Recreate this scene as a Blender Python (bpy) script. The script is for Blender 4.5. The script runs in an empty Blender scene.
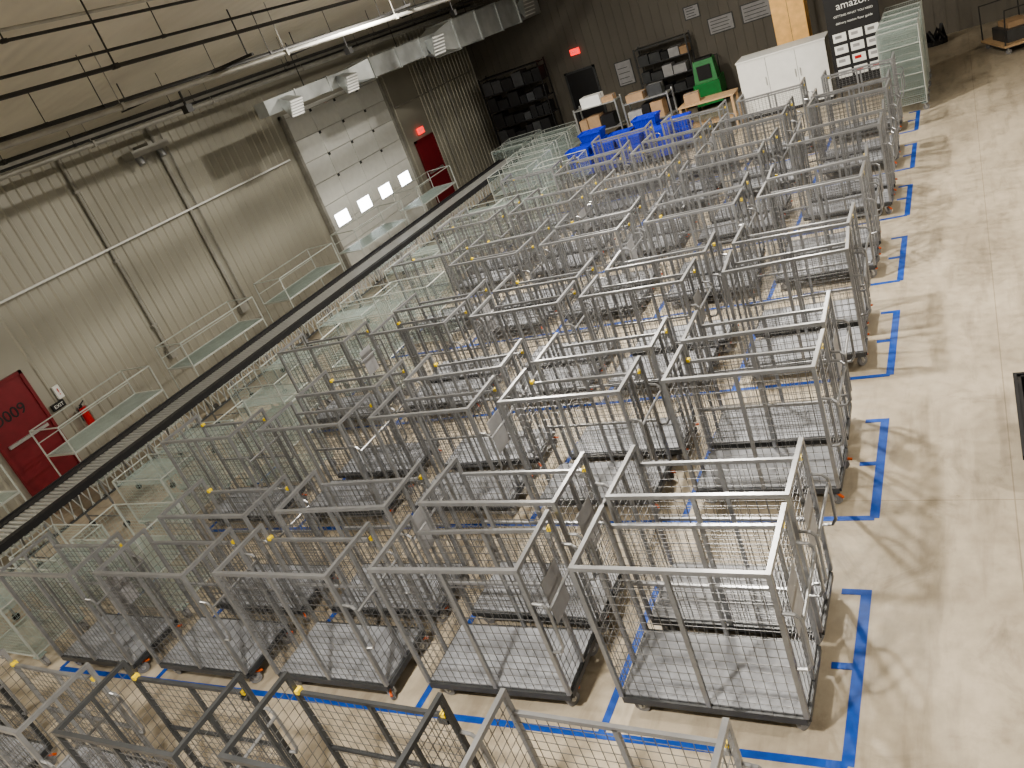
import bpy, math, random
from mathutils import Vector, Matrix
random.seed(7)
sc = bpy.context.scene
COL = sc.collection

# ---------------------------------------------------------------- materials
def new_mat(name, col, rough=0.6, metal=0.0, var=0.12, scale=6.0, bump=0.0, emis=None, estr=0.0):
    m = bpy.data.materials.new(name); m.use_nodes = True
    nt = m.node_tree; b = nt.nodes['Principled BSDF']
    b.inputs['Roughness'].default_value = rough
    b.inputs['Metallic'].default_value = metal
    tc = nt.nodes.new('ShaderNodeTexCoord')
    n = nt.nodes.new('ShaderNodeTexNoise'); n.inputs['Scale'].default_value = scale
    n.inputs['Detail'].default_value = 5
    nt.links.new(tc.outputs['Object'], n.inputs['Vector'])
    r = nt.nodes.new('ShaderNodeValToRGB')
    r.color_ramp.elements[0].position = 0.3; r.color_ramp.elements[1].position = 0.7
    r.color_ramp.elements[0].color = (*[c*(1-var) for c in col], 1)
    r.color_ramp.elements[1].color = (*[min(1, c*(1+var)) for c in col], 1)
    nt.links.new(n.outputs['Fac'], r.inputs['Fac'])
    nt.links.new(r.outputs['Color'], b.inputs['Base Color'])
    if bump > 0:
        bp = nt.nodes.new('ShaderNodeBump'); bp.inputs['Strength'].default_value = bump
        nt.links.new(n.outputs['Fac'], bp.inputs['Height']); nt.links.new(bp.outputs['Normal'], b.inputs['Normal'])
    if emis:
        b.inputs['Emission Color'].default_value = (*emis, 1); b.inputs['Emission Strength'].default_value = estr
    return m

M = {}
M['steel'] = new_mat('grey_painted_steel', (0.27, 0.275, 0.285), 0.3, 0.5, 0.12)
M['steel_d'] = new_mat('dark_steel', (0.065, 0.068, 0.072), 0.4, 0.3, 0.15)
M['wire'] = new_mat('wire_steel', (0.18, 0.182, 0.187), 0.38, 0.55, 0.1)
M['deck'] = new_mat('grey_deck_board', (0.25, 0.26, 0.285), 0.5, 0.0, 0.25, 5.0)
M['rubber'] = new_mat('caster_rubber', (0.2, 0.2, 0.21), 0.5)
M['zinc'] = new_mat('zinc_wire', (0.38, 0.45, 0.43), 0.34, 0.4, 0.1)
M['chrome'] = new_mat('bright_metal', (0.5, 0.51, 0.51), 0.3, 0.7, 0.05)
M['tubec'] = new_mat('zinc_tube_frame', (0.48, 0.51, 0.49), 0.32, 0.4, 0.05)
M['black'] = new_mat('black_plastic', (0.012, 0.012, 0.014), 0.5)
M['yellow'] = new_mat('yellow_latch', (0.75, 0.56, 0.03), 0.5)
M['pedal'] = new_mat('orange_brake_pedal', (0.6, 0.12, 0.03), 0.5)
M['label'] = new_mat('label_plate', (0.3, 0.3, 0.31), 0.5)
M['white'] = new_mat('white_paint', (0.7, 0.71, 0.70), 0.5, 0, 0.04)
M['doorwhite'] = new_mat('overhead_door_panel', (0.60, 0.61, 0.59), 0.5, 0, 0.04)
M['red'] = new_mat('red_door_paint', (0.16, 0.012, 0.018), 0.5, 0, 0.1)
M['redext'] = new_mat('red_gloss', (0.4, 0.02, 0.02), 0.3)
M['blue'] = new_mat('blue_plastic', (0.012, 0.035, 0.45), 0.45)
M['tape'] = new_mat('blue_floor_tape', (0.008, 0.065, 0.34), 0.55, 0, 0.25, 9)
M['card'] = new_mat('cardboard', (0.34, 0.23, 0.14), 0.8)
M['wood'] = new_mat('light_wood', (0.45, 0.31, 0.18), 0.5, 0, 0.15, 8)
M['green'] = new_mat('green_paint', (0.02, 0.2, 0.05), 0.45)
M['orange'] = new_mat('orange_yellow_paint', (0.85, 0.52, 0.2), 0.5)
M['duct'] = new_mat('galvanized_duct', (0.40, 0.42, 0.42), 0.38, 0.5, 0.18, 2.5)
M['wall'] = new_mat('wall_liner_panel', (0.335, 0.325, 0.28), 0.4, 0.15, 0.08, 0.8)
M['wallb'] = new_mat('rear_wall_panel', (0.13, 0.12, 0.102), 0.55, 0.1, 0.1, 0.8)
M['glow'] = new_mat('daylit_glass', (0.9, 0.95, 1), 0.2, 0, 0, 1, 0, (0.92, 0.97, 1.0), 9.0)
M['exit'] = new_mat('exit_sign_red', (0.7, 0.03, 0.03), 0.4, 0, 0, 1, 0, (1.0, 0.05, 0.04), 1.5)
M['lamp'] = new_mat('lamp_lens', (1, 1, 1), 0.3, 0, 0, 1, 0, (1, 0.93, 0.82), 6)
M['pipe'] = new_mat('pipe_grey', (0.32, 0.315, 0.29), 0.5, 0.3)
M['iron'] = new_mat('black_iron_pipe', (0.03, 0.03, 0.03), 0.6, 0.2)
M['scissor'] = new_mat('scissor_link_grey', (0.34, 0.35, 0.34), 0.4, 0.3)

def floor_mat():
    m = bpy.data.materials.new('polished_concrete'); m.use_nodes = True
    nt = m.node_tree; b = nt.nodes['Principled BSDF']
    tc = nt.nodes.new('ShaderNodeTexCoord')
    def noise(s, d, ro, sx=1, sy=1, dist=0):
        mp = nt.nodes.new('ShaderNodeMapping'); mp.inputs['Scale'].default_value = (sx, sy, 1)
        n = nt.nodes.new('ShaderNodeTexNoise'); n.inputs['Scale'].default_value = s; n.inputs['Detail'].default_value = d
        n.inputs['Roughness'].default_value = ro; n.inputs['Distortion'].default_value = dist
        nt.links.new(tc.outputs['Object'], mp.inputs['Vector']); nt.links.new(mp.outputs['Vector'], n.inputs['Vector']); return n
    def ramp(n, p0, c0, p1, c1):
        r = nt.nodes.new('ShaderNodeValToRGB')
        r.color_ramp.elements[0].position = p0; r.color_ramp.elements[0].color = (*c0, 1)
        r.color_ramp.elements[1].position = p1; r.color_ramp.elements[1].color = (*c1, 1)
        nt.links.new(n.outputs['Fac'], r.inputs['Fac']); return r
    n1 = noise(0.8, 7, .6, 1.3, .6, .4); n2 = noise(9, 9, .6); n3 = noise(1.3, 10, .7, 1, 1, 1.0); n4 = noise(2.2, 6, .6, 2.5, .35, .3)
    r1 = ramp(n1, .34, (0.33, 0.285, 0.22), .62, (0.48, 0.42, 0.33))
    r2 = ramp(n2, .3, (.80, .80, .80), .62, (1, 1, 1))
    r3 = ramp(n3, .32, (.66, .65, .64), .46, (1, 1, 1))  # dark smudges: scuffs, also shadow streaks put into the colour
    r4 = ramp(n4, .34, (.72, .71, .70), .48, (1, 1, 1))  # stretched streaks: scuffs along with painted shade bands
    def mul(a, c, f):
        mx = nt.nodes.new('ShaderNodeMixRGB'); mx.blend_type = 'MULTIPLY'; mx.inputs[0].default_value = f
        nt.links.new(a.outputs['Color'], mx.inputs[1]); nt.links.new(c.outputs['Color'], mx.inputs[2]); return mx
    br = nt.nodes.new('ShaderNodeTexBrick'); br.offset = 0; br.inputs['Scale'].default_value = 1; br.inputs['Brick Width'].default_value = 6.1; br.inputs['Row Height'].default_value = 6.1
    br.inputs['Mortar Size'].default_value = .005; br.inputs['Color1'].default_value = (1,1,1,1); br.inputs['Color2'].default_value = (1,1,1,1); br.inputs['Mortar'].default_value = (.7,.68,.65,1)
    nt.links.new(tc.outputs['Object'], br.inputs['Vector'])
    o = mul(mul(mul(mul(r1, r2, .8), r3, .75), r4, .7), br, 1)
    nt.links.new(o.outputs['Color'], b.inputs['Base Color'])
    nt.links.new(n2.outputs['Fac'], b.inputs['Roughness'])
    return m
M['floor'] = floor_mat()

def ceil_mat():
    m = new_mat('ceiling_liner', (0.56, 0.53, 0.46), 0.6, 0.0, 0.1, 0.7)
    nt = m.node_tree; b = nt.nodes['Principled BSDF']
    tc = nt.nodes.new('ShaderNodeTexCoord')
    w = nt.nodes.new('ShaderNodeTexWave'); w.bands_direction = 'Y'; w.inputs['Scale'].default_value = 1.05
    bp = nt.nodes.new('ShaderNodeBump'); bp.inputs['Strength'].default_value = 0.3; bp.inputs['Distance'].default_value = 0.04
    nt.links.new(tc.outputs['Object'], w.inputs['Vector']); nt.links.new(w.outputs['Fac'], bp.inputs['Height'])
    nt.links.new(bp.outputs['Normal'], b.inputs['Normal'])
    return m
M['ceil'] = ceil_mat()

# ---------------------------------------------------------------- mesh builder
class MB:
    def __init__(s): s.v = []; s.f = []; s.mi = []; s.mats = []
    def m(s, k):
        if k not in s.mats: s.mats.append(k)
        return s.mats.index(k)
    def box(s, x0, x1, y0, y1, z0, z1, k):
        s.hexa([(x0,y0,z0),(x1,y0,z0),(x1,y1,z0),(x0,y1,z0),(x0,y0,z1),(x1,y0,z1),(x1,y1,z1),(x0,y1,z1)], k)
    def hexa(s, pts, k):
        i = len(s.v); s.v += [tuple(p) for p in pts]
        for q in ((0,3,2,1),(4,5,6,7),(0,1,5,4),(1,2,6,5),(2,3,7,6),(3,0,4,7)):
            s.f.append(tuple(i+a for a in q)); s.mi.append(s.m(k))
    def tube(s, pts, r, k, n=8, r2=None):
        pts = [Vector(p) for p in pts]; rings = []
        prev = None
        for j, p in enumerate(pts):
            if j == 0: d = pts[1]-pts[0]
            elif j == len(pts)-1: d = pts[-1]-pts[-2]
            else: d = (pts[j+1]-p).normalized()+(p-pts[j-1]).normalized()
            d.normalize()
            if prev is None:
                a = Vector((0,0,1)) if abs(d.z) < 0.9 else Vector((1,0,0))
                u = d.cross(a).normalized()
            else:
                u = (prev - d*prev.dot(d)).normalized()
            prev = u; w = d.cross(u)
            rr = r if (r2 is None or j == 0) else r2
            i = len(s.v)
            for t in range(n):
                an = 2*math.pi*(t+0.5)/n
                s.v.append(tuple(p + u*rr*math.cos(an) + w*rr*math.sin(an)))
            rings.append(i)
        mi = s.m(k)
        for a, b in zip(rings, rings[1:]):
            for t in range(n):
                s.f.append((a+t, a+(t+1) % n, b+(t+1) % n, b+t)); s.mi.append(mi)
        s.f.append(tuple(rings[0]+t for t in reversed(range(n)))); s.mi.append(mi)
        s.f.append(tuple(rings[-1]+t for t in range(n))); s.mi.append(mi)
    def mesh(s, name):
        me = bpy.data.meshes.new(name); me.from_pydata(s.v, [], s.f)
        for k in s.mats: me.materials.append(M[k])
        me.polygons.foreach_set('material_index', s.mi); me.update()
        return me
def put(me, name, loc=(0,0,0), rz=0.0, parent=None):
    o = bpy.data.objects.new(name, me); o.location = loc; o.rotation_euler = (0, 0, rz)
    COL.objects.link(o)
    if parent: o.parent = parent
    return o
def text(body, size, loc, rot, k, parent, name='lettering', ex=0.003):
    c = bpy.data.curves.new(name, 'FONT'); c.body = body; c.size = size; c.extrude = ex
    c.align_x = 'CENTER'; c.align_y = 'CENTER'
    c.materials.append(M[k])
    o = bpy.data.objects.new(name, c); o.location = loc; o.rotation_euler = rot
    COL.objects.link(o); o.parent = parent
    return o

# ---------------------------------------------------------------- room
WX, EX, SY, NY = -15.4, 8.0, -4.0, 27.2
EAVE = 5.5; RIDGE_X = -3.7; RIDGE = 6.5
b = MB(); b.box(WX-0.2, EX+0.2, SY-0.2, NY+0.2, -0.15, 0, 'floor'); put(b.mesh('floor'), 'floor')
b = MB()
b.box(WX-0.2, WX, SY, NY, 0, 6.0, 'wall')
y = SY+0.1
while y < NY:
    if not (16.5 < y < 21.4 or 6.3 < y < 7.6 or 21.9 < y < 23.2):
        b.hexa([(WX, y-0.035, 0), (WX+0.022, y-0.015, 0), (WX+0.022, y+0.015, 0), (WX, y+0.035, 0),
                (WX, y-0.035, 5.5), (WX+0.022, y-0.015, 5.5), (WX+0.022, y+0.015, 5.5), (WX, y+0.035, 5.5)], 'wall')
    y += 0.2286
put(b.mesh('wall_left'), 'wall_left')
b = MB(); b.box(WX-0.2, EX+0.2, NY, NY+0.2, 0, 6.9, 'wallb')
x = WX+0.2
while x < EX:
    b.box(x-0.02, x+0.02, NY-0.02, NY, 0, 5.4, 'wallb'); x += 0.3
put(b.mesh('wall_back'), 'wall_back')
b = MB(); b.box(EX, EX+0.2, SY, NY, 0, 6.5, 'wall'); put(b.mesh('wall_right'), 'wall_right')
b = MB(); b.box(WX-0.2, EX+0.2, SY-0.2, SY, 0, 6.9, 'wall'); put(b.mesh('wall_front'), 'wall_front')
b = MB()
def cz(x): return RIDGE - (RIDGE-EAVE)*abs(x-RIDGE_X)/(RIDGE_X-WX)
for xa, xb in ((WX-0.2, RIDGE_X), (RIDGE_X, EX+0.2)):
    za, zb = cz(xa), cz(xb)
    b.hexa([(xa,SY-.2,za),(xb,SY-.2,zb),(xb,NY+.2,zb),(xa,NY+.2,za),(xa,SY-.2,za+.1),(xb,SY-.2,zb+.1),(xb,NY+.2,zb+.1),(xa,NY+.2,za+.1)], 'ceil')
put(b.mesh('ceiling'), 'ceiling')
b = MB(); b.box(WX+0.0, WX+0.06, SY, NY, 5.32, 5.5, 'pipe'); put(b.mesh('trim_1'), 'trim_1')

# overhead door
b = MB()
DY0, DY1, DZ = 16.75, 21.25, 4.25
npan = 7
for i in range(npan):
    z0 = DZ*i/npan; z1 = DZ*(i+1)/npan-0.012
    b.box(WX+0.03, WX+0.085, DY0, DY1, z0, z1, 'doorwhite')
    for j in range(1, 4):
        yy = DY0+(DY1-DY0)*j/4
        b.box(WX+0.085, WX+0.10, yy-0.03, yy+0.03, z0, z1, 'doorwhite')
        if i > 2: b.box(WX+0.10, WX+0.115, yy-0.04, yy+0.04, z1-0.07, z1, 'steel_d')
b.box(WX+0.02, WX+0.16, DY0-0.1, DY0, 0, DZ+0.1, 'pipe'); b.box(WX+0.02, WX+0.16, DY1, DY1+0.1, 0, DZ+0.1, 'pipe')
b.box(WX+0.02, WX+0.10, DY0-0.1, DY1+0.1, DZ, DZ+0.1, 'doorwhite')
door = put(b.mesh('door_1'), 'door_1')
for i in range(4):
    b = MB(); c = 17.3+1.13*i
    b.box(WX+0.087, WX+0.105, c-0.33, c+0.33, 1.12, 1.52, 'white')
    b.box(WX+0.105, WX+0.108, c-0.29, c+0.29, 1.15, 1.49, 'glow')
    put(b.mesh('window_%d' % (i+1)), 'window_%d' % (i+1))

def person_door(name, y0, y1, k='red'):
    b = MB(); b.box(WX+0.024, WX+0.07, y0, y1, 0.0, 2.05, k)
    for (a, c, e, f) in ((y0-.06, y0, 0, 2.11), (y1, y1+.06, 0, 2.11), (y0-.06, y1+.06, 2.05, 2.11)):
        b.box(WX+0.024, WX+0.10, a, c, e, f, 'red')
    b.box(WX+0.07, WX+0.12, y0+0.08, y1-0.08, 0.98, 1.04, 'chrome')
    return put(b.mesh(name), name)
d2 = person_door('door_2', 6.45, 7.42)
text('D009', 0.30, (WX+0.075, 6.86, 1.5), (math.pi/2, 0, math.pi/2), 'black', d2)
d3 = person_door('door_3', 22.05, 23.05)
b = MB(); b.box(-11.95, -10.95, NY-0.06, NY-0.022, 0, 2.1, 'black')
b.box(-12.02, -11.95, NY-.07, NY-.022, 0, 2.17, 'steel_d'); b.box(-10.95, -10.88, NY-.07, NY-.022, 0, 2.17, 'steel_d'); b.box(-12.02, -10.88, NY-.07, NY-.022, 2.1, 2.17, 'steel_d')
put(b.mesh('door_4'), 'door_4')

def sign_wall(name, y, z, w=0.34, h=0.2, bg='exit', fg='white', body='EXIT'):
    e = bpy.data.objects.new(name, None); e.location = (WX+0.05, y, z); COL.objects.link(e)
    b = MB(); b.box(-0.026, 0.03, -w/2, w/2, -h/2, h/2, bg); put(b.mesh('panel'), 'panel', parent=e)
    text(body, h*0.75, (0.034, 0, 0), (math.pi/2, 0, math.pi/2), fg, e); return e
sign_wall('exit_sign', 22.55, 2.33)
sign_wall('exit_sign', 7.72, 1.18, 0.26, 0.13, 'black', 'white')
sign_wall('fire_extinguisher_sign', 7.86, 1.40, 0.12, 0.26, 'white', 'redext', '!')
e = bpy.data.objects.new('exit_sign', None); e.location = (-11.4, NY-0.05, 2.75); COL.objects.link(e)
b = MB(); b.box(-.17, .17, -0.03, 0.028, -.1, .1, 'exit'); put(b.mesh('panel'), 'panel', parent=e)
text('EXIT', 0.14, (0, -0.034, 0), (math.pi/2, 0, 0), 'white', e)
b = MB()
b.tube([(0,0,0),(0,0,0.38),(0,0,0.44)], 0.075, 'redext', 16); b.tube([(0,0,0.44),(0,0,0.5)], 0.025, 'black', 8)
b.tube([(0,0,0.49),(0,0.1,0.53)], 0.012, 'black', 6); b.tube([(0,0,0.47),(0.02,-0.1,0.42),(0.02,-0.12,0.2)], 0.012, 'black', 6)
b.box(-0.14, -0.07, -0.02, 0.02, 0.1, 0.45, 'steel')
put(b.mesh('fire_extinguisher'), 'fire_extinguisher', (WX+0.165, 8.02, 0.5))

def pipe_obj(name, pts, r, k, n=8):
    b = MB(); b.tube(pts, r, k, n); return put(b.mesh(name), name)
b = MB()
b.tube([(WX+.06,10.4,0.8),(WX+.06,10.4,5.3)], 0.035, 'pipe'); b.box(WX+.022, WX+.14, 10.33, 10.5, 0.72, 0.95, 'pipe')
for z in (1.5, 3, 4.5): b.box(WX+.022, WX+.1, 10.33, 10.47, z, z+.04, 'pipe')
put(b.mesh('wall_conduit'), 'wall_conduit')
b = MB()
b.tube([(WX+.07,12.7,0.75),(WX+.07,12.7,5.3)], 0.045, 'pipe'); b.box(WX+.022, WX+.15, 12.6, 12.85, 0.68, 0.9, 'pipe')
b.tube([(WX+.07,12.95,0.8),(WX+.07,12.95,5.3)], 0.02, 'pipe')
put(b.mesh('wall_conduit'), 'wall_conduit')
pipe_obj('wall_conduit', [(WX+.13, 2, 3.3), (WX+.13, 16.3, 3.3)], 0.024, 'white')
pipe_obj('wall_conduit', [(WX+.05, 25.0, 0.3), (WX+.05, 25.0, 5.3)], 0.03, 'pipe')
pipe_obj('wall_conduit', [(WX+.05, 23.9, 0.3), (WX+.05, 23.9, 5.3)], 0.03, 'pipe')
pipe_obj('wall_conduit', [(WX+.13, 21.6, 4.4), (WX+.13, 26.9, 4.4)], 0.025, 'pipe')
pipe_obj('wall_conduit', [(WX+.13, 21.6, 3.3), (WX+.13, 26.9, 3.3)], 0.02, 'pipe')

def ceil_pipe(x, z, r, k, y0=SY+0.3, y1=NY-0.3, struts=False):
    b = MB(); b.tube([(x, y0, z), (x, y1, z)], r, k, 10)
    y = y0+1.2
    while y < y1:
        b.tube([(x, y, z), (x, y, cz(x))], 0.006, k, 4); b.box(x-r*1.3, x+r*1.3, y-.02, y+.02, z-r*1.2, z+r*1.2, k); y += 3.2
    if struts:
        for y in (5.0, 9.4, 13.8, 18.2, 22.6):
            b.box(-11.7, -8.6, y-.02, y+.02, 5.42, 5.46, 'iron')
            for xx in (-11.5, -8.7): b.tube([(xx, y, 5.44), (xx, y, cz(xx))], .01, 'iron', 4)
            b.tube([(-10.3, y, 5.42), (-10.3, y, 5.15)], .02, 'iron', 6); b.box(-10.36, -10.24, y-.06, y+.06, 5.05, 5.17, 'iron')
    put(b.mesh('ceiling_pipe'), 'ceiling_pipe')
ceil_pipe(-4.7, 5.32, 0.014, 'iron')
ceil_pipe(-5.6, 5.75, 0.012, 'iron')
ceil_pipe(-8.8, 5.33, 0.036, 'pipe')
ceil_pipe(-9.1, 5.40, 0.03, 'iron')
ceil_pipe(-10.3, 5.5, 0.022, 'iron', struts=True)
ceil_pipe(-11.6, 5.3, 0.03, 'iron')
ceil_pipe(-14.0, 5.2, 0.05, 'pipe')
ceil_pipe(-14.5, 5.3, 0.025, 'iron')
ceil_pipe(-6.6, 6.0, 0.015, 'pipe')
ceil_pipe(-7.6, 5.8, 0.016, 'iron')

# ducts with diffusers
DX = .25; DZo = -.08
b = MB()
def dbox(x0,x1,y0,y1,z0,z1,k='duct'): b.box(x0+DX,x1+DX,y0,y1,z0+DZo,z1+DZo,k)
def dhex(p,k='duct'): b.hexa([(a+DX,c,z+DZo) for a,c,z in p],k)
dbox(-13.0, -12.7, 13.3, 16.4, 4.6, 4.9)
dhex([(-13.0,16.4,4.6),(-12.7,16.4,4.6),(-12.5,17.0,4.5),(-13.05,17.0,4.5),(-13.0,16.4,4.9),(-12.7,16.4,4.9),(-12.5,17.0,4.95),(-13.05,17.0,4.95)])
dbox(-13.05, -12.5, 17.0, 20.3, 4.5, 4.95)
dhex([(-13.05,20.3,4.5),(-12.5,20.3,4.5),(-12.3,20.9,4.35),(-13.1,20.9,4.35),(-13.05,20.3,4.95),(-12.5,20.3,4.95),(-12.3,20.9,5.1),(-13.1,20.9,5.1)])
dbox(-13.1, -12.3, 20.9, 26.9, 4.35, 5.1)
for y in (14.3, 15.5): dbox(-13.02,-12.68,y,y+.04,4.58,4.92)
for y in (17.0, 18.2, 19.4): dbox(-13.08,-12.47,y,y+.05,4.47,4.98)
for y in (21.0, 22.4, 23.8, 25.2): dbox(-13.14,-12.26,y,y+.06,4.31,5.14)
for (yy, s, xo) in ((13.9, .22, -12.7), (16.0, .24, -12.7), (19.9, .32, -12.5), (25.6, .42, -12.3)):
    dhex([(xo, yy-s*.7, 4.65), (xo+.2, yy-s, 4.4), (xo+.2, yy+s, 4.4), (xo, yy+s*.7, 4.65),
            (xo, yy-s*.7, 4.85), (xo+.32, yy-s, 4.4+1.5*s), (xo+.32, yy+s, 4.4+1.5*s), (xo, yy+s*.7, 4.85)])
    for t in range(6):
        f = (t+.5)/6; x0 = xo+.2+.12*f; z0 = 4.4+1.5*s*f
        dbox(x0+.0, x0+.015, yy-s*.92, yy+s*.92, z0-.02, z0+.015, 'white')
for y in (14.8, 18.8, 22.9, 26.0):
    b.tube([(-12.8+DX, y, 4.8), (-12.8+DX, y, cz(-12.8+DX))], .01, 'iron', 4)
put(b.mesh('air_duct'), 'air_duct')
b = MB()
b.box(0.0, 0.5, -0.06, 0.06, 0.1, 0.16, 'pipe'); b.box(0.1, 0.45, -0.5, 0.5, -0.05, 0.1, 'pipe'); b.tube([(0.3,-.3,-.02),(0.35,-.3,-.22)],.08,'steel',10); b.tube([(0.3,.3,-.02),(0.35,.3,-.22)],.08,'steel',10)
put(b.mesh('wall_floodlight'), 'wall_floodlight', (WX+0.03, 12.2, 4.75))

# ---------------------------------------------------------------- floor tape
TS = 0.035
blocks = [(1.0, 2.6), (3.42, 4.99), (5.86, 7.42), (8.29, 9.86), (10.74, 12.3), (13.15, 14.6), (15.5, 17.0), (17.9, 19.4)]
b = MB()
W = 0.06
def strip(xa, ya, xb, yb, w=W, z=0.003):
    d = Vector((xb-xa, yb-ya, 0)).normalized(); n = Vector((-d.y, d.x, 0))*w/2
    pts = [Vector((xa, ya, 0))-n, Vector((xb, yb, 0))-n, Vector((xb, yb, 0))+n, Vector((xa, ya, 0))+n]
    b.hexa([(p.x, p.y, 0.0005) for p in pts]+[(p.x, p.y, z) for p in pts], 'tape')
for (a, c) in blocks:
    for j in range(6):
        X = -1.04-1.7*j; dy = TS*(X+1.04)
        strip(X, a+dy, X, c+dy, W*(1.3 if j == 0 else 1))
    strip(-1.04, a, -1.04-8.5, a-TS*8.5, W, 0.0036)
    strip(-1.04, a+.8, -1.22, a+.8-TS*.16, W, 0.0036)
    strip(-1.04, c-.03, -1.22, c-.03, W, 0.0036)
put(b.mesh('floor_tape_grid'), 'floor_tape_grid')

# ---------------------------------------------------------------- cage cart
def caster(b, x, y, ang, wk='rubber', pedal=False):
    ca, sa = math.cos(ang), math.sin(ang)
    ox, oy = x+0.025*ca, y+0.025*sa
    ax = Vector((-sa, ca, 0))
    c = Vector((ox, oy, 0.06))
    b.tube([c-ax*0.017, c+ax*0.017], 0.06, wk, 16)
    b.tube([c-ax*0.021, c+ax*0.021], 0.024, 'chrome', 8)
    for sgn in (-1, 1):
        p = c+ax*0.026*sgn
        b.tube([(p.x, p.y, 0.055), (x+ax.x*.026*sgn, y+ax.y*.026*sgn, 0.14)], 0.014, 'chrome', 4)
    b.tube([(x, y, 0.132), (x, y, 0.15)], 0.04, 'chrome', 10)
    b.box(x-.045, x+.045, y-.035, y+.035, 0.148, 0.157, 'steel_d')
    if pedal:
        b.tube([(ox, oy, .125), (ox+.09*ca, oy+.09*sa, .10)], .013, 'pedal', 4)

def wires(b, axis, fixed, a0, a1, z0, z1, sp=0.075, r=0.0026, k='wire'):
    n = max(1, round((a1-a0)/sp))
    for i in range(1, n):
        a = a0+(a1-a0)*i/n
        p = [(a, fixed, z0), (a, fixed, z1)] if axis == 'x' else [(fixed, a, z0), (fixed, a, z1)]
        b.tube(p, r, k, 4)
    n = max(1, round((z1-z0)/sp))
    for i in range(1, n):
        z = z0+(z1-z0)*i/n
        p = [(a0, fixed, z), (a1, fixed, z)] if axis == 'x' else [(fixed, a0, z), (fixed, a1, z)]
        b.tube(p, r, k, 4)

def cage_cart(name, fk='steel', label=False, seed=0):
    rnd = random.Random(seed)
    b = MB(); L, Wd, H = 1.30, 0.64, 1.46; s = 0.0165
    for sx in (-1, 1):
        for sy in (-1, 1):
            caster(b, sx*(L/2-.07), sy*(Wd/2-.07), rnd.uniform(-1.2, 1.2) if sx > 0 else 0, pedal=(sx > 0))
    for sy in (-1, 1): b.box(-L/2, L/2, sy*(Wd/2)-s, sy*(Wd/2)+s, .157, .215, 'steel_d')
    for sx in (-1, 0, 1): b.box(sx*L/2-s, sx*L/2+s, -Wd/2+s, Wd/2-s, .157, .205, 'steel_d')
    b.box(-L/2+.01, L/2-.01, -Wd/2+.012, Wd/2-.012, .206, .226, 'deck')
    for sx in (-1, 1):
        for sy in (-1, 1):
            b.box(sx*L/2-s, sx*L/2+s, sy*Wd/2-s, sy*Wd/2+s, .215, H, fk)
        b.box(sx*L/2-s*.8, sx*L/2+s*.8, -s*.7, s*.7, .215, H-.03, fk)
    b.box(-s, s, -Wd/2-s*.8, -Wd/2+s*.8, .215, H-.03, fk)
    b.box(-s, s, Wd/2-s*.8, Wd/2+s*.8, .215, 1.27, fk)
    b.box(-L/2+s, L/2-s, -Wd/2-s, -Wd/2+s, H-.033, H, fk)
    b.box(-L/2+s, L/2-s, Wd/2-s*.8, Wd/2+s*.8, 1.26, 1.29, fk)
    b.box(-L/2+s, L/2-s, Wd/2-s*.7, Wd/2+s*.7, .70, .725, fk)
    for sx in (-1, 1):
        b.box(sx*L/2-s, sx*L/2+s, -Wd/2+s, Wd/2-s, H-.033, H, fk)
    wires(b, 'x', -Wd/2, -L/2, 0, .22, H-.03); wires(b, 'x', -Wd/2, 0, L/2, .22, H-.03)
    wires(b, 'x', Wd/2, -L/2, 0, .22, 1.27); wires(b, 'x', Wd/2, 0, L/2, .22, 1.27)
    for sx in (-1, 1): wires(b, 'y', sx*L/2, -Wd/2, Wd/2, .22, H-.03)
    b.box(L/2-.05, L/2-.018, Wd/2-.026, Wd/2+.026, 1.28, 1.312, 'yellow')
    b.box(L/2-.09, L/2-.02, Wd/2-.026, Wd/2+.026, 1.22, 1.26, fk)
    if seed % 2: b.box(-L/2+.018, -L/2+.05, Wd/2-.026, Wd/2+.026, 1.28, 1.312, 'yellow')
    x = L/2
    for yy in (-Wd/2, Wd/2):
        b.tube([(x, yy, 1.14), (x+.09, yy, 1.13), (x+.12, yy, 1.10), (x+.125, yy, 1.04), (x+.12, yy, .72), (x+.09, yy, .67), (x, yy, .66)], 0.013, 'steel', 8)
    b.tube([(x+.122, -Wd/2, 1.06), (x+.122, Wd/2, 1.06)], 0.013, 'steel', 8)
    if label:
        b.box(x+.019, x+.024, -.14, .14, .75, 1.15, 'label')
    return b.mesh(name)
cv = [cage_cart('wire_cage_cart_mesh%d' % i, 'steel', i == 2, i) for i in range(4)]
cdark = cage_cart('dark_cage_cart_mesh', 'steel_d', False, 5)

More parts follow.
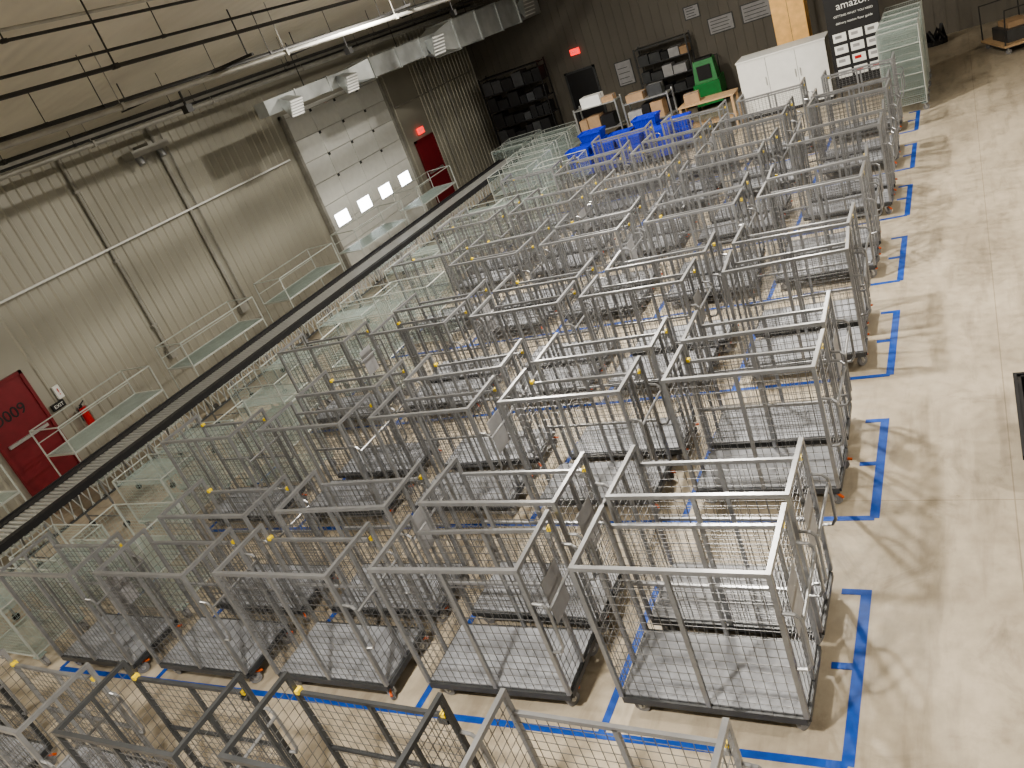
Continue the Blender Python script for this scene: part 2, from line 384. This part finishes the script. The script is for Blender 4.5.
def basket_cart(name, H=1.25, L=1.2, Wd=.66, shelves=(0.2, 0.75), sp=.05, top=True, topshelf=False, wr=.002):
    b = MB()
    for sx in (-1, 1):
        for sy in (-1, 1):
            caster(b, sx*(L/2-.05), sy*(Wd/2-.05), 0)
            b.tube([(sx*L/2, sy*Wd/2, .157), (sx*L/2, sy*Wd/2, H)], .013, 'tubec', 8)
    for z in list(shelves)+([H] if top else []):
        for sy in (-1, 1): b.tube([(-L/2, sy*Wd/2, z), (L/2, sy*Wd/2, z)], .01, 'tubec', 6)
        for sx in (-1, 1): b.tube([(sx*L/2, -Wd/2, z), (sx*L/2, Wd/2, z)], .01, 'tubec', 6)
    for sx in (-1,1):
        for sy in (-1,1): b.box(sx*(L/2-.05)-.06, sx*(L/2-.05)+.06, sy*(Wd/2-.05)-.06, sy*(Wd/2-.05)+.06, .155, .165, 'zinc')
    for z in list(shelves)+([H-.08] if topshelf else []):
        n = int(L/.03)
        for i in range(1, n): x = -L/2+L*i/n; b.tube([(x, -Wd/2, z), (x, Wd/2, z)], .0036, 'zinc', 4)
        for i in range(1, 5): y = -Wd/2+Wd*i/5; b.tube([(-L/2, y, z-.006), (L/2, y, z-.006)], .004, 'zinc', 4)
    for sy in (-1, 1): wires(b, 'x', sy*Wd/2, -L/2, L/2, .2, H, sp, wr, 'zinc')
    for sx in (-1, 1): wires(b, 'y', sx*L/2, -Wd/2, Wd/2, .2, H, sp, wr, 'zinc')
    return b.mesh(name)
bc = basket_cart('zinc_basket', 1.2, 1.2, .66, (.2, .7), .05)
bc2 = basket_cart('zinc_basket_shelved', 1.1, 1.15, .66, (0.2, .6), .05, True, True)
blow = basket_cart('zinc_basket_low', .95, 1.1, .66, (0.2, .6), .05, True, False)
blow2 = basket_cart('zinc_basket_low_shelf', .92, 1.1, .66, (0.2,), .05, True, True)
bc_tall = basket_cart('zinc_tall', 1.75, .78, .66, (0.2, .5, .8, 1.1, 1.4), .04, True, True, .0032)

# ---------------------------------------------------------------- place carts
for bi, (a, c) in enumerate(blocks):
    for k in (0, 1):
        y0 = a + 0.46 + k*0.80
        for j in range(6):
            X = -1.95-1.70*j
            if j == 5: X = -10.35
            Y = y0 + 0.055*(X+1.95)
            jx, jy = random.uniform(-.05, .05), random.uniform(-.03, .03)
            jr = math.radians(random.uniform(-.5, 3.5) if bi < 3 else random.uniform(-2.5, 4.5))
            if bi == 0:
                if k == 0: continue
                jr = math.radians(random.uniform(0, 3))
                put(cdark if j in (1, 2, 4) else cv[j % 4], 'wire_cage_cart', (X, Y-.05, 0), jr); continue
            if bi == 7 and k == 1: continue
            if j == 5:
                if bi < 7:
                    put((blow, blow2, blow2)[(bi*2+k) % 3], 'wire_basket_cart', (X+.3*jx, Y+jy*.5, 0), jr*.5)
                continue
            if j == 4 and ((bi, k) in ((1, 1), (2, 1), (3, 1), (4, 0), (6, 0), (7, 0))):
                put(random.choice((bc, bc2)), 'wire_basket_cart', (X-.05+jx, Y+jy, 0), jr); continue
            put(cv[random.randrange(4)], 'wire_cage_cart', (X+jx, Y+jy, 0), jr)

# ---------------------------------------------------------------- conveyor
b = MB(); cx0, cx1 = -12.35, -11.5; y0, y1 = 1.5, 21.5; zt = .93
for x in (cx0, cx1):
    b.box(x-.02, x+.02, y0, y1, zt-.07, zt+.03, 'black')
y = y0+.05
while y < y1:
    b.tube([(cx0, y, zt-.02), (cx1, y, zt-.02)], .026, 'chrome', 8); y += .085
b.box(cx0+.02, cx0+.2, y0, y1, zt+.0, zt+.012, 'black')
b.box(cx1-.16, cx1-.02, y0, y1, zt+.0, zt+.012, 'black')
y = y0
while y < y1-.2:
    for x in (cx1+.03, cx0-.03):
        b.tube([(x, y, zt-.06), (x, y+.07, zt-.32)], .011, 'scissor', 4)
        b.tube([(x+.012, y+.10, zt-.06), (x+.012, y+.03, zt-.32)], .011, 'scissor', 4)
    y += .16
for x in (cx1+.03, cx0-.03): b.box(x-.012, x+.012, y0, y1, zt-.35, zt-.32, 'steel_d')
y = y0+.3
while y < y1:
    for x in (cx0-.03, cx1+.03):
        b.tube([(x, y, zt-.1), (x, y, .09)], .018, 'steel', 6)
        b.tube([(x-.015, y, .05), (x+.015, y, .05)], .05, 'black', 12)
    b.tube([(cx0-.03, y, .2), (cx1+.03, y, .2)], .012, 'steel', 6)
    y += .96
put(b.mesh('roller_conveyor'), 'roller_conveyor')

def shelf_table():
    b = MB(); L, Wd = 2.0, .8
    for sy in (-1, 1):
        for sx in (-1, 1):
            b.tube([(sx*Wd/2, sy*L/2, 0.05), (sx*Wd/2, sy*L/2, 1.45)], .014, 'tubec', 8)
            b.tube([(sx*Wd/2-.015, sy*L/2, .05), (sx*Wd/2+.015, sy*L/2, .05)], .05, 'rubber', 12)
        b.tube([(-Wd/2, sy*L/2, 1.45), (Wd/2, sy*L/2, 1.45)], .013, 'tubec', 8)
    for z in (.3, .95):
        for sx in (-1, 1): b.box(sx*Wd/2-.012, sx*Wd/2+.012, -L/2, L/2, z-.02, z+.012, 'tubec')
        for sy in (-1, 1): b.box(-Wd/2, Wd/2, sy*L/2-.012, sy*L/2+.012, z-.02, z+.012, 'tubec')
        n = 70
        for i in range(1, n):
            y = -L/2+L*i/n; b.tube([(-Wd/2, y, z), (Wd/2, y, z)], .0065, 'zinc', 4)
        for i in range(1, 5):
            x = -Wd/2+Wd*i/5; b.tube([(x, -L/2, z-.008), (x, L/2, z-.008)], .005, 'zinc', 4)
    for sx in (-1, 1): b.tube([(sx*Wd/2, -L/2, 1.45), (sx*Wd/2, L/2, 1.45)], .013, 'tubec', 8)
    b.tube([(-Wd/2, -L/2, 1.2), (-Wd/2, L/2, 1.2)], .01, 'tubec', 6)
    return b.mesh('wire_shelf_table')
st = shelf_table()
for (x, y, r) in ((-13.4, 7.3, 2), (-13.5, 10.2, -2), (-13.5, 13.1, 1), (-13.35, 15.9, -3), (-13.5, 19.0, 1), (-13.4, 4.3, 0)):
    put(st, 'wire_shelf_table', (x, y, 0), math.radians(r))

for (x, y) in ((-10.3, 18.4), (-10.3, 19.3), (-10.6, 20.2), (-10.6, 21.1), (-10.6, 22.0), (-12.4, 22.6), (-12.5, 23.6), (-11.1, 23.3)):
    put(bc if x > -11 else bc2, 'wire_basket_cart', (x, y, 0), math.radians(random.uniform(-3, 3)))
for i in range(5):
    put(bc_tall, 'tall_wire_trolley', (-1.25, 19.6+.72*i, 0), math.radians(random.uniform(-2, 2)))

# ---------------------------------------------------------------- blue totes
def tote_stack(n):
    b = MB(); b.box(-.34, .34, -.24, .24, .11, .15, 'black')
    for sx in (-1, 1):
        for sy in (-1, 1):
            b.tube([(sx*.26-.015, sy*.17, .05), (sx*.26+.015, sy*.17, .05)], .05, 'rubber', 12)
            b.box(sx*.26-.02, sx*.26+.02, sy*.17-.02, sy*.17+.02, .07, .11, 'chrome')
    z = .15
    for i in range(n):
        h = .24
        b.hexa([(-.29,-.19,z),(.29,-.19,z),(.29,.19,z),(-.29,.19,z),(-.33,-.22,z+h-.05),(.33,-.22,z+h-.05),(.33,.22,z+h-.05),(-.33,.22,z+h-.05)], 'blue')
        for (x0,x1,y0,y1) in ((-.35,.35,-.24,-.21),(-.35,.35,.21,.24),(-.35,-.32,-.24,.24),(.32,.35,-.24,.24)):
            b.box(x0,x1,y0,y1,z+h-.05,z+h,'blue')
        for t in range(6): b.box(-.25+.1*t-.008, -.25+.1*t+.008, -.235, -.2, z+.04, z+h-.05, 'blue')
        z += h
    return b.mesh('blue_tote_stack')
for i, (x, y, n) in enumerate(((-9.3,20.5,3),(-8.55,20.55,3),(-7.8,20.5,3),(-7.0,20.5,3),(-9.1,21.2,4),(-8.3,21.25,3),(-7.5,21.2,4),(-6.7,21.2,3))):
    put(tote_stack(n), 'blue_tote_stack', (x, y, 0), math.radians(random.uniform(-3, 3)))

b = MB()
b.box(-.75, .75, -.35, .35, .88, .92, 'wood')
for sx in (-.7, .7):
    for sy in (-.3, .3): b.box(sx-.03, sx+.03, sy-.03, sy+.03, 0, .88, 'wood')
b.box(-.7, .7, -.3, .3, .3, .33, 'wood')
put(b.mesh('packing_bench'), 'packing_bench', (-6.1, 22.3, 0))
b = MB(); b.box(-.2, .2, -.17, .17, 0, .25, 'card'); b.box(-.202, .202, -.025, .025, .17, .252, 'label'); b.box(-.002, .002, -.171, .171, .25, .252, 'steel_d')
put(b.mesh('cardboard_box'), 'cardboard_box', (-6.5, 22.3, .92), .17)

def rack(w, d, h, ns, frame, stuff, seed, fill=.8):
    r = random.Random(seed); b = MB()
    for sx in (-1, 1):
        for sy in (-1, 1): b.box(sx*w/2-.02, sx*w/2+.02, sy*d/2-.02, sy*d/2+.02, 0, h, frame)
    for i in range(ns):
        z = .12+(h-.2)*i/(ns-1)
        b.box(-w/2, w/2, -d/2, d/2, z, z+.03, frame)
        if i == ns-1: continue
        gap = (h-.2)/(ns-1)-.08; x = -w/2+.05
        while x < w/2-.25:
            bw = r.uniform(.2, .42); bh = gap*r.uniform(.5, .95); bw = min(bw, w/2-.03-x)
            if r.random() < fill: b.box(x, x+bw, -d/2+.04, d/2-.04, z+.03, z+.03+bh, r.choice(stuff))
            x += bw+.03
    return b
def add_top(b, z, items):
    for (x, w, d, h, k) in items:
        b.box(x-w/2, x+w/2, -d/2, d/2, z, z+h, k)
        b.box(x-w/2-.002, x+w/2+.002, -.025, .025, z+h*.6, z+h+.002, 'label')
put(rack(2.3, .6, 3.0, 6, 'black', ['black', 'black', 'black', 'steel_d'], 3, .98).mesh('storage_rack'), 'storage_rack', (-13.3, 25.9, 0))
put(rack(1.7, .5, 2.3, 5, 'steel_d', ['card', 'label', 'steel_d', 'steel_d', 'black'], 4).mesh('supply_shelf'), 'supply_shelf', (-8.3, 26.6, 0))
b = rack(1.3, .5, 1.6, 3, 'chrome', ['card', 'steel_d', 'label', 'black'], 9, 1); add_top(b, 1.55, ((-.1, .6, .4, .28, 'white'), (.4, .35, .3, .15, 'card')))
put(b.mesh('supply_shelf'), 'supply_shelf', (-9.3, 22.6, 0))
b = rack(1.3, .5, 1.4, 3, 'chrome', ['card', 'label', 'black', 'steel_d'], 12, 1); add_top(b, 1.35, ((-.3, .5, .4, .2, 'card'), (.3, .4, .3, .3, 'steel_d')))
put(b.mesh('supply_shelf'), 'supply_shelf', (-7.8, 22.6, 0))

b = MB()
b.box(-1.1, 1.1, -.45, .45, .08, 1.5, 'white'); b.box(-1.12, 1.12, -.47, .47, 1.5, 1.54, 'white'); b.box(-1.05, 1.05, -.42, .42, 0, .08, 'black')
for x in (-.37, .37): b.box(x-.005, x+.005, -.456, -.449, .1, 1.48, 'label')
for x in (-.43, .31, .43): b.box(x-.01, x+.01, -.475, -.45, .8, 1.0, 'chrome')
put(b.mesh('white_cabinet'), 'white_cabinet', (-4.15, 23.0, 0))
b = MB()
b.box(-.42, .42, -.3, .3, .06, 2.9, 'orange'); b.box(-.42, .42, -.3, .3, 0, .06, 'black')
b.box(-.004, .004, -.305, -.299, .1, 2.85, 'steel_d')
for s in (-.05, .05): b.box(s-.012, s+.012, -.33, -.3, 1.2, 1.4, 'chrome')
put(b.mesh('storage_locker'), 'storage_locker', (-4.05, 24.6, 0))
e = bpy.data.objects.new('information_board', None); e.location = (-2.3, 22.1, 0); COL.objects.link(e)
b = MB(); b.box(-.58, .58, -.03, .03, .35, 2.6, 'black')
for s in (-.5, .5): b.box(s-.025, s+.025, -.25, .25, 0, .05, 'black'); b.box(s-.025, s+.025, -.025, .025, .05, .4, 'black')
for r_ in range(4):
    for c_ in range(3):
        x = -.34+.36*c_; z = .66+.28*r_
        b.box(x-.15, x+.15, -.036, -.03, z-.1, z+.1, 'white')
        b.box(x-.1, x+.05, -.038, -.036, z-.02, z+.05, random.choice(['label', 'label', 'redext', 'steel']))
put(b.mesh('board'), 'board', parent=e)
text('amazon', .24, (0.05, -.036, 2.2), (math.pi/2, 0, 0), 'white', e)
text('GETTING WHAT YOU NEED', .068, (0.03, -.036, 1.98), (math.pi/2, 0, 0), 'white', e)
text('delivery station floor guide', .075, (0.03, -.036, 1.82), (math.pi/2, 0, 0), 'white', e)
b = MB()
b.box(-.4,.4,-.6,.6,.15,.8,'green'); b.hexa([(-.35,-.5,.8),(.35,-.5,.8),(.35,.3,.8),(-.35,.3,.8),(-.3,-.4,1.45),(.3,-.4,1.45),(.3,.1,1.45),(-.3,.1,1.45)],'green')
for sx in (-1,1):
    for yy in (-.4,.4): b.tube([(sx*.36,yy,.15),(sx*.44,yy,.15)],.15,'black',16)
b.tube([(-.3,.5,.7),(-.3,.75,1.35),(.3,.75,1.35),(.3,.5,.7)],.02,'black',8)
b.box(-.2,.2,-.53,-.44,.9,1.3,'black'); b.box(-.25,.25,-.35,.05,1.45,1.5,'black')
put(b.mesh('floor_scrubber'), 'floor_scrubber', (-7.0, 26.2, 0), .1)
b = MB(); b.box(-.17,.17,-.17,.17,0,.03,'orange'); b.tube([(0,0,.03),(0,0,.7)],.13,'orange',16,.02); put(b.mesh('traffic_cone'),'traffic_cone',(-5.5,25.6,0))
for (x, z, w, h) in ((-6.5, 2.15, .8, .5), (-5.4, 2.2, .9, .55), (-7.3, 2.75, .5, .4), (-9.9, 1.6, .6, .8)):
    b = MB(); b.box(-w/2, w/2, -.012, 0, -h/2, h/2, 'steel_d'); b.box(-w/2+.03, w/2-.03, -.016, -.012, -h/2+.03, h/2-.03, 'label')
    for t in range(4): b.box(-w/2+.08, w/2-.12-.05*(t%2), -.018, -.016, -h/2+.08+t*h*.2, -h/2+.1+t*h*.2, 'steel_d')
    put(b.mesh('wall_poster'), 'wall_poster', (x, NY-.021, z))
b = MB(); b.box(-.45,.45,-.75,.75,.17,.22,'wood')
b.box(-.45,.45,-.75,.75,.157,.17,'steel_d')
for sx in (-1,1):
    for sy in (-1,1): caster(b, sx*.36, sy*.62, 0)
b.tube([(-.42,-.7,.2),(-.42,-.78,1.0),(.42,-.78,1.0),(.42,-.7,.2)],.018,'iron',8)
b.tube([(-.42,.7,.2),(-.42,.78,1.0),(.42,.78,1.0),(.42,.7,.2)],.018,'iron',8)
b.box(-.3,.3,-.5,.4,.22,.5,'steel_d'); b.box(-.2,.25,-.3,.3,.5,.62,'card')
put(b.mesh('platform_truck'), 'platform_truck', (.9, 23.3, 0), .3)
b = MB()
for i in range(6):
    a = i*1.05; b.tube([(.18*math.cos(a), .18*math.sin(a), .0), (.2*math.cos(a+1), .2*math.sin(a+1), .22+.05*i), (.3*math.cos(a+1.6), .25*math.sin(a+1.6), .1)], .05, 'black', 8)
b.tube([(0,0,0),(0,0,.12)],.32,'black',16)
put(b.mesh('hose_pile'), 'hose_pile', (-.8, 26.2, 0))
b = MB()
w, d, h = .36, .62, .42
for (x0,x1,y0,y1) in ((-w,w,-d,-d+.03),(-w,w,d-.03,d),(-w,-w+.03,-d,d),(w-.03,w,-d,d)): b.box(x0,x1,y0,y1,.13,h,'black')
b.box(-w,w,-d,d,.13,.17,'black')
for (x0,x1,y0,y1) in ((-w-.03,w+.03,-d-.03,-d),(-w-.03,w+.03,d,d+.03),(-w-.03,-w,-d,d),(w,w+.03,-d,d)): b.box(x0,x1,y0,y1,h-.03,h+.01,'black')
for sx in (-1,1):
    for sy in (-1,1): caster(b, sx*.28, sy*.5, 0)
put(b.mesh('plastic_utility_tub'), 'plastic_utility_tub', (.47, 6.75, 0))

# ---------------------------------------------------------------- lights
def high_bay(x, y, power, z=5.35, size=(.3, .3), col=(1, .94, .84), up_fill=.15):
    e = bpy.data.objects.new('ceiling_light', None); e.location = (x, y, z); COL.objects.link(e)
    b = MB(); b.box(-size[0]/2-.05, size[0]/2+.05, -size[1]/2-.05, size[1]/2+.05, .02, .1, 'white')
    b.box(-size[0]/2, size[0]/2, -size[1]/2, size[1]/2, .005, .02, 'lamp')
    b.tube([(-.12, 0, .1), (-.12, 0, cz(x-.12)-z)], .006, 'iron', 4); b.tube([(.12, 0, .1), (.12, 0, cz(x+.12)-z)], .006, 'iron', 4)
    put(b.mesh('fixture'), 'fixture', parent=e)
    for (p, rz, zz) in ((power, 0, 0), (power*up_fill, math.pi, .13)):  # second lamp, facing upward, is added to brighten the ceiling
        if p <= 0: continue
        l = bpy.data.lights.new('lamp', 'AREA'); l.shape = 'RECTANGLE'; l.size = size[0]; l.size_y = size[1]; l.energy = p; l.color = col
        o = bpy.data.objects.new('lamp', l); COL.objects.link(o); o.parent = e; o.location = (0, 0, zz); o.rotation_euler = (rz, 0, 0)
high_bay(-3.2, 0.5, 420)
high_bay(-3.4, 9.0, 430)
high_bay(-3.4, 17.0, 330, up_fill=.1)
high_bay(-8.0, 12.5, 620, 5.9, up_fill=0); high_bay(-8.0, 18.5, 360, 5.9, up_fill=0)
high_bay(4.2, 3.5, 300); high_bay(4.2, 13.0, 420)
high_bay(-12.5, -2.0, 520, 5.1, up_fill=.3)  # unseen lamp added to light the near left wall

w = bpy.data.worlds.new('World'); sc.world = w; w.use_nodes = True
w.node_tree.nodes['Background'].inputs[0].default_value = (.6, .65, .7, 1); w.node_tree.nodes['Background'].inputs[1].default_value = .3
sc.view_settings.view_transform = 'AgX'
try: sc.view_settings.look = 'AgX - Medium High Contrast'
except Exception: pass
sc.view_settings.exposure = 0.2

# ---------------------------------------------------------------- camera
cam = bpy.data.cameras.new('camera'); cam.lens = 28.125; cam.sensor_width = 36; cam.clip_start = .05
co = bpy.data.objects.new('camera', cam); COL.objects.link(co)
r = Vector((.8489, .4098, -.3333)); f = Vector((-.5216, .7522, -.4034)).normalized()
r = (r-f*r.dot(f)).normalized(); u = r.cross(f)
mt = Matrix(((r.x, u.x, -f.x, 0), (r.y, u.y, -f.y, 0), (r.z, u.z, -f.z, 4.8), (0, 0, 0, 1)))
co.matrix_world = mt
sc.camera = co
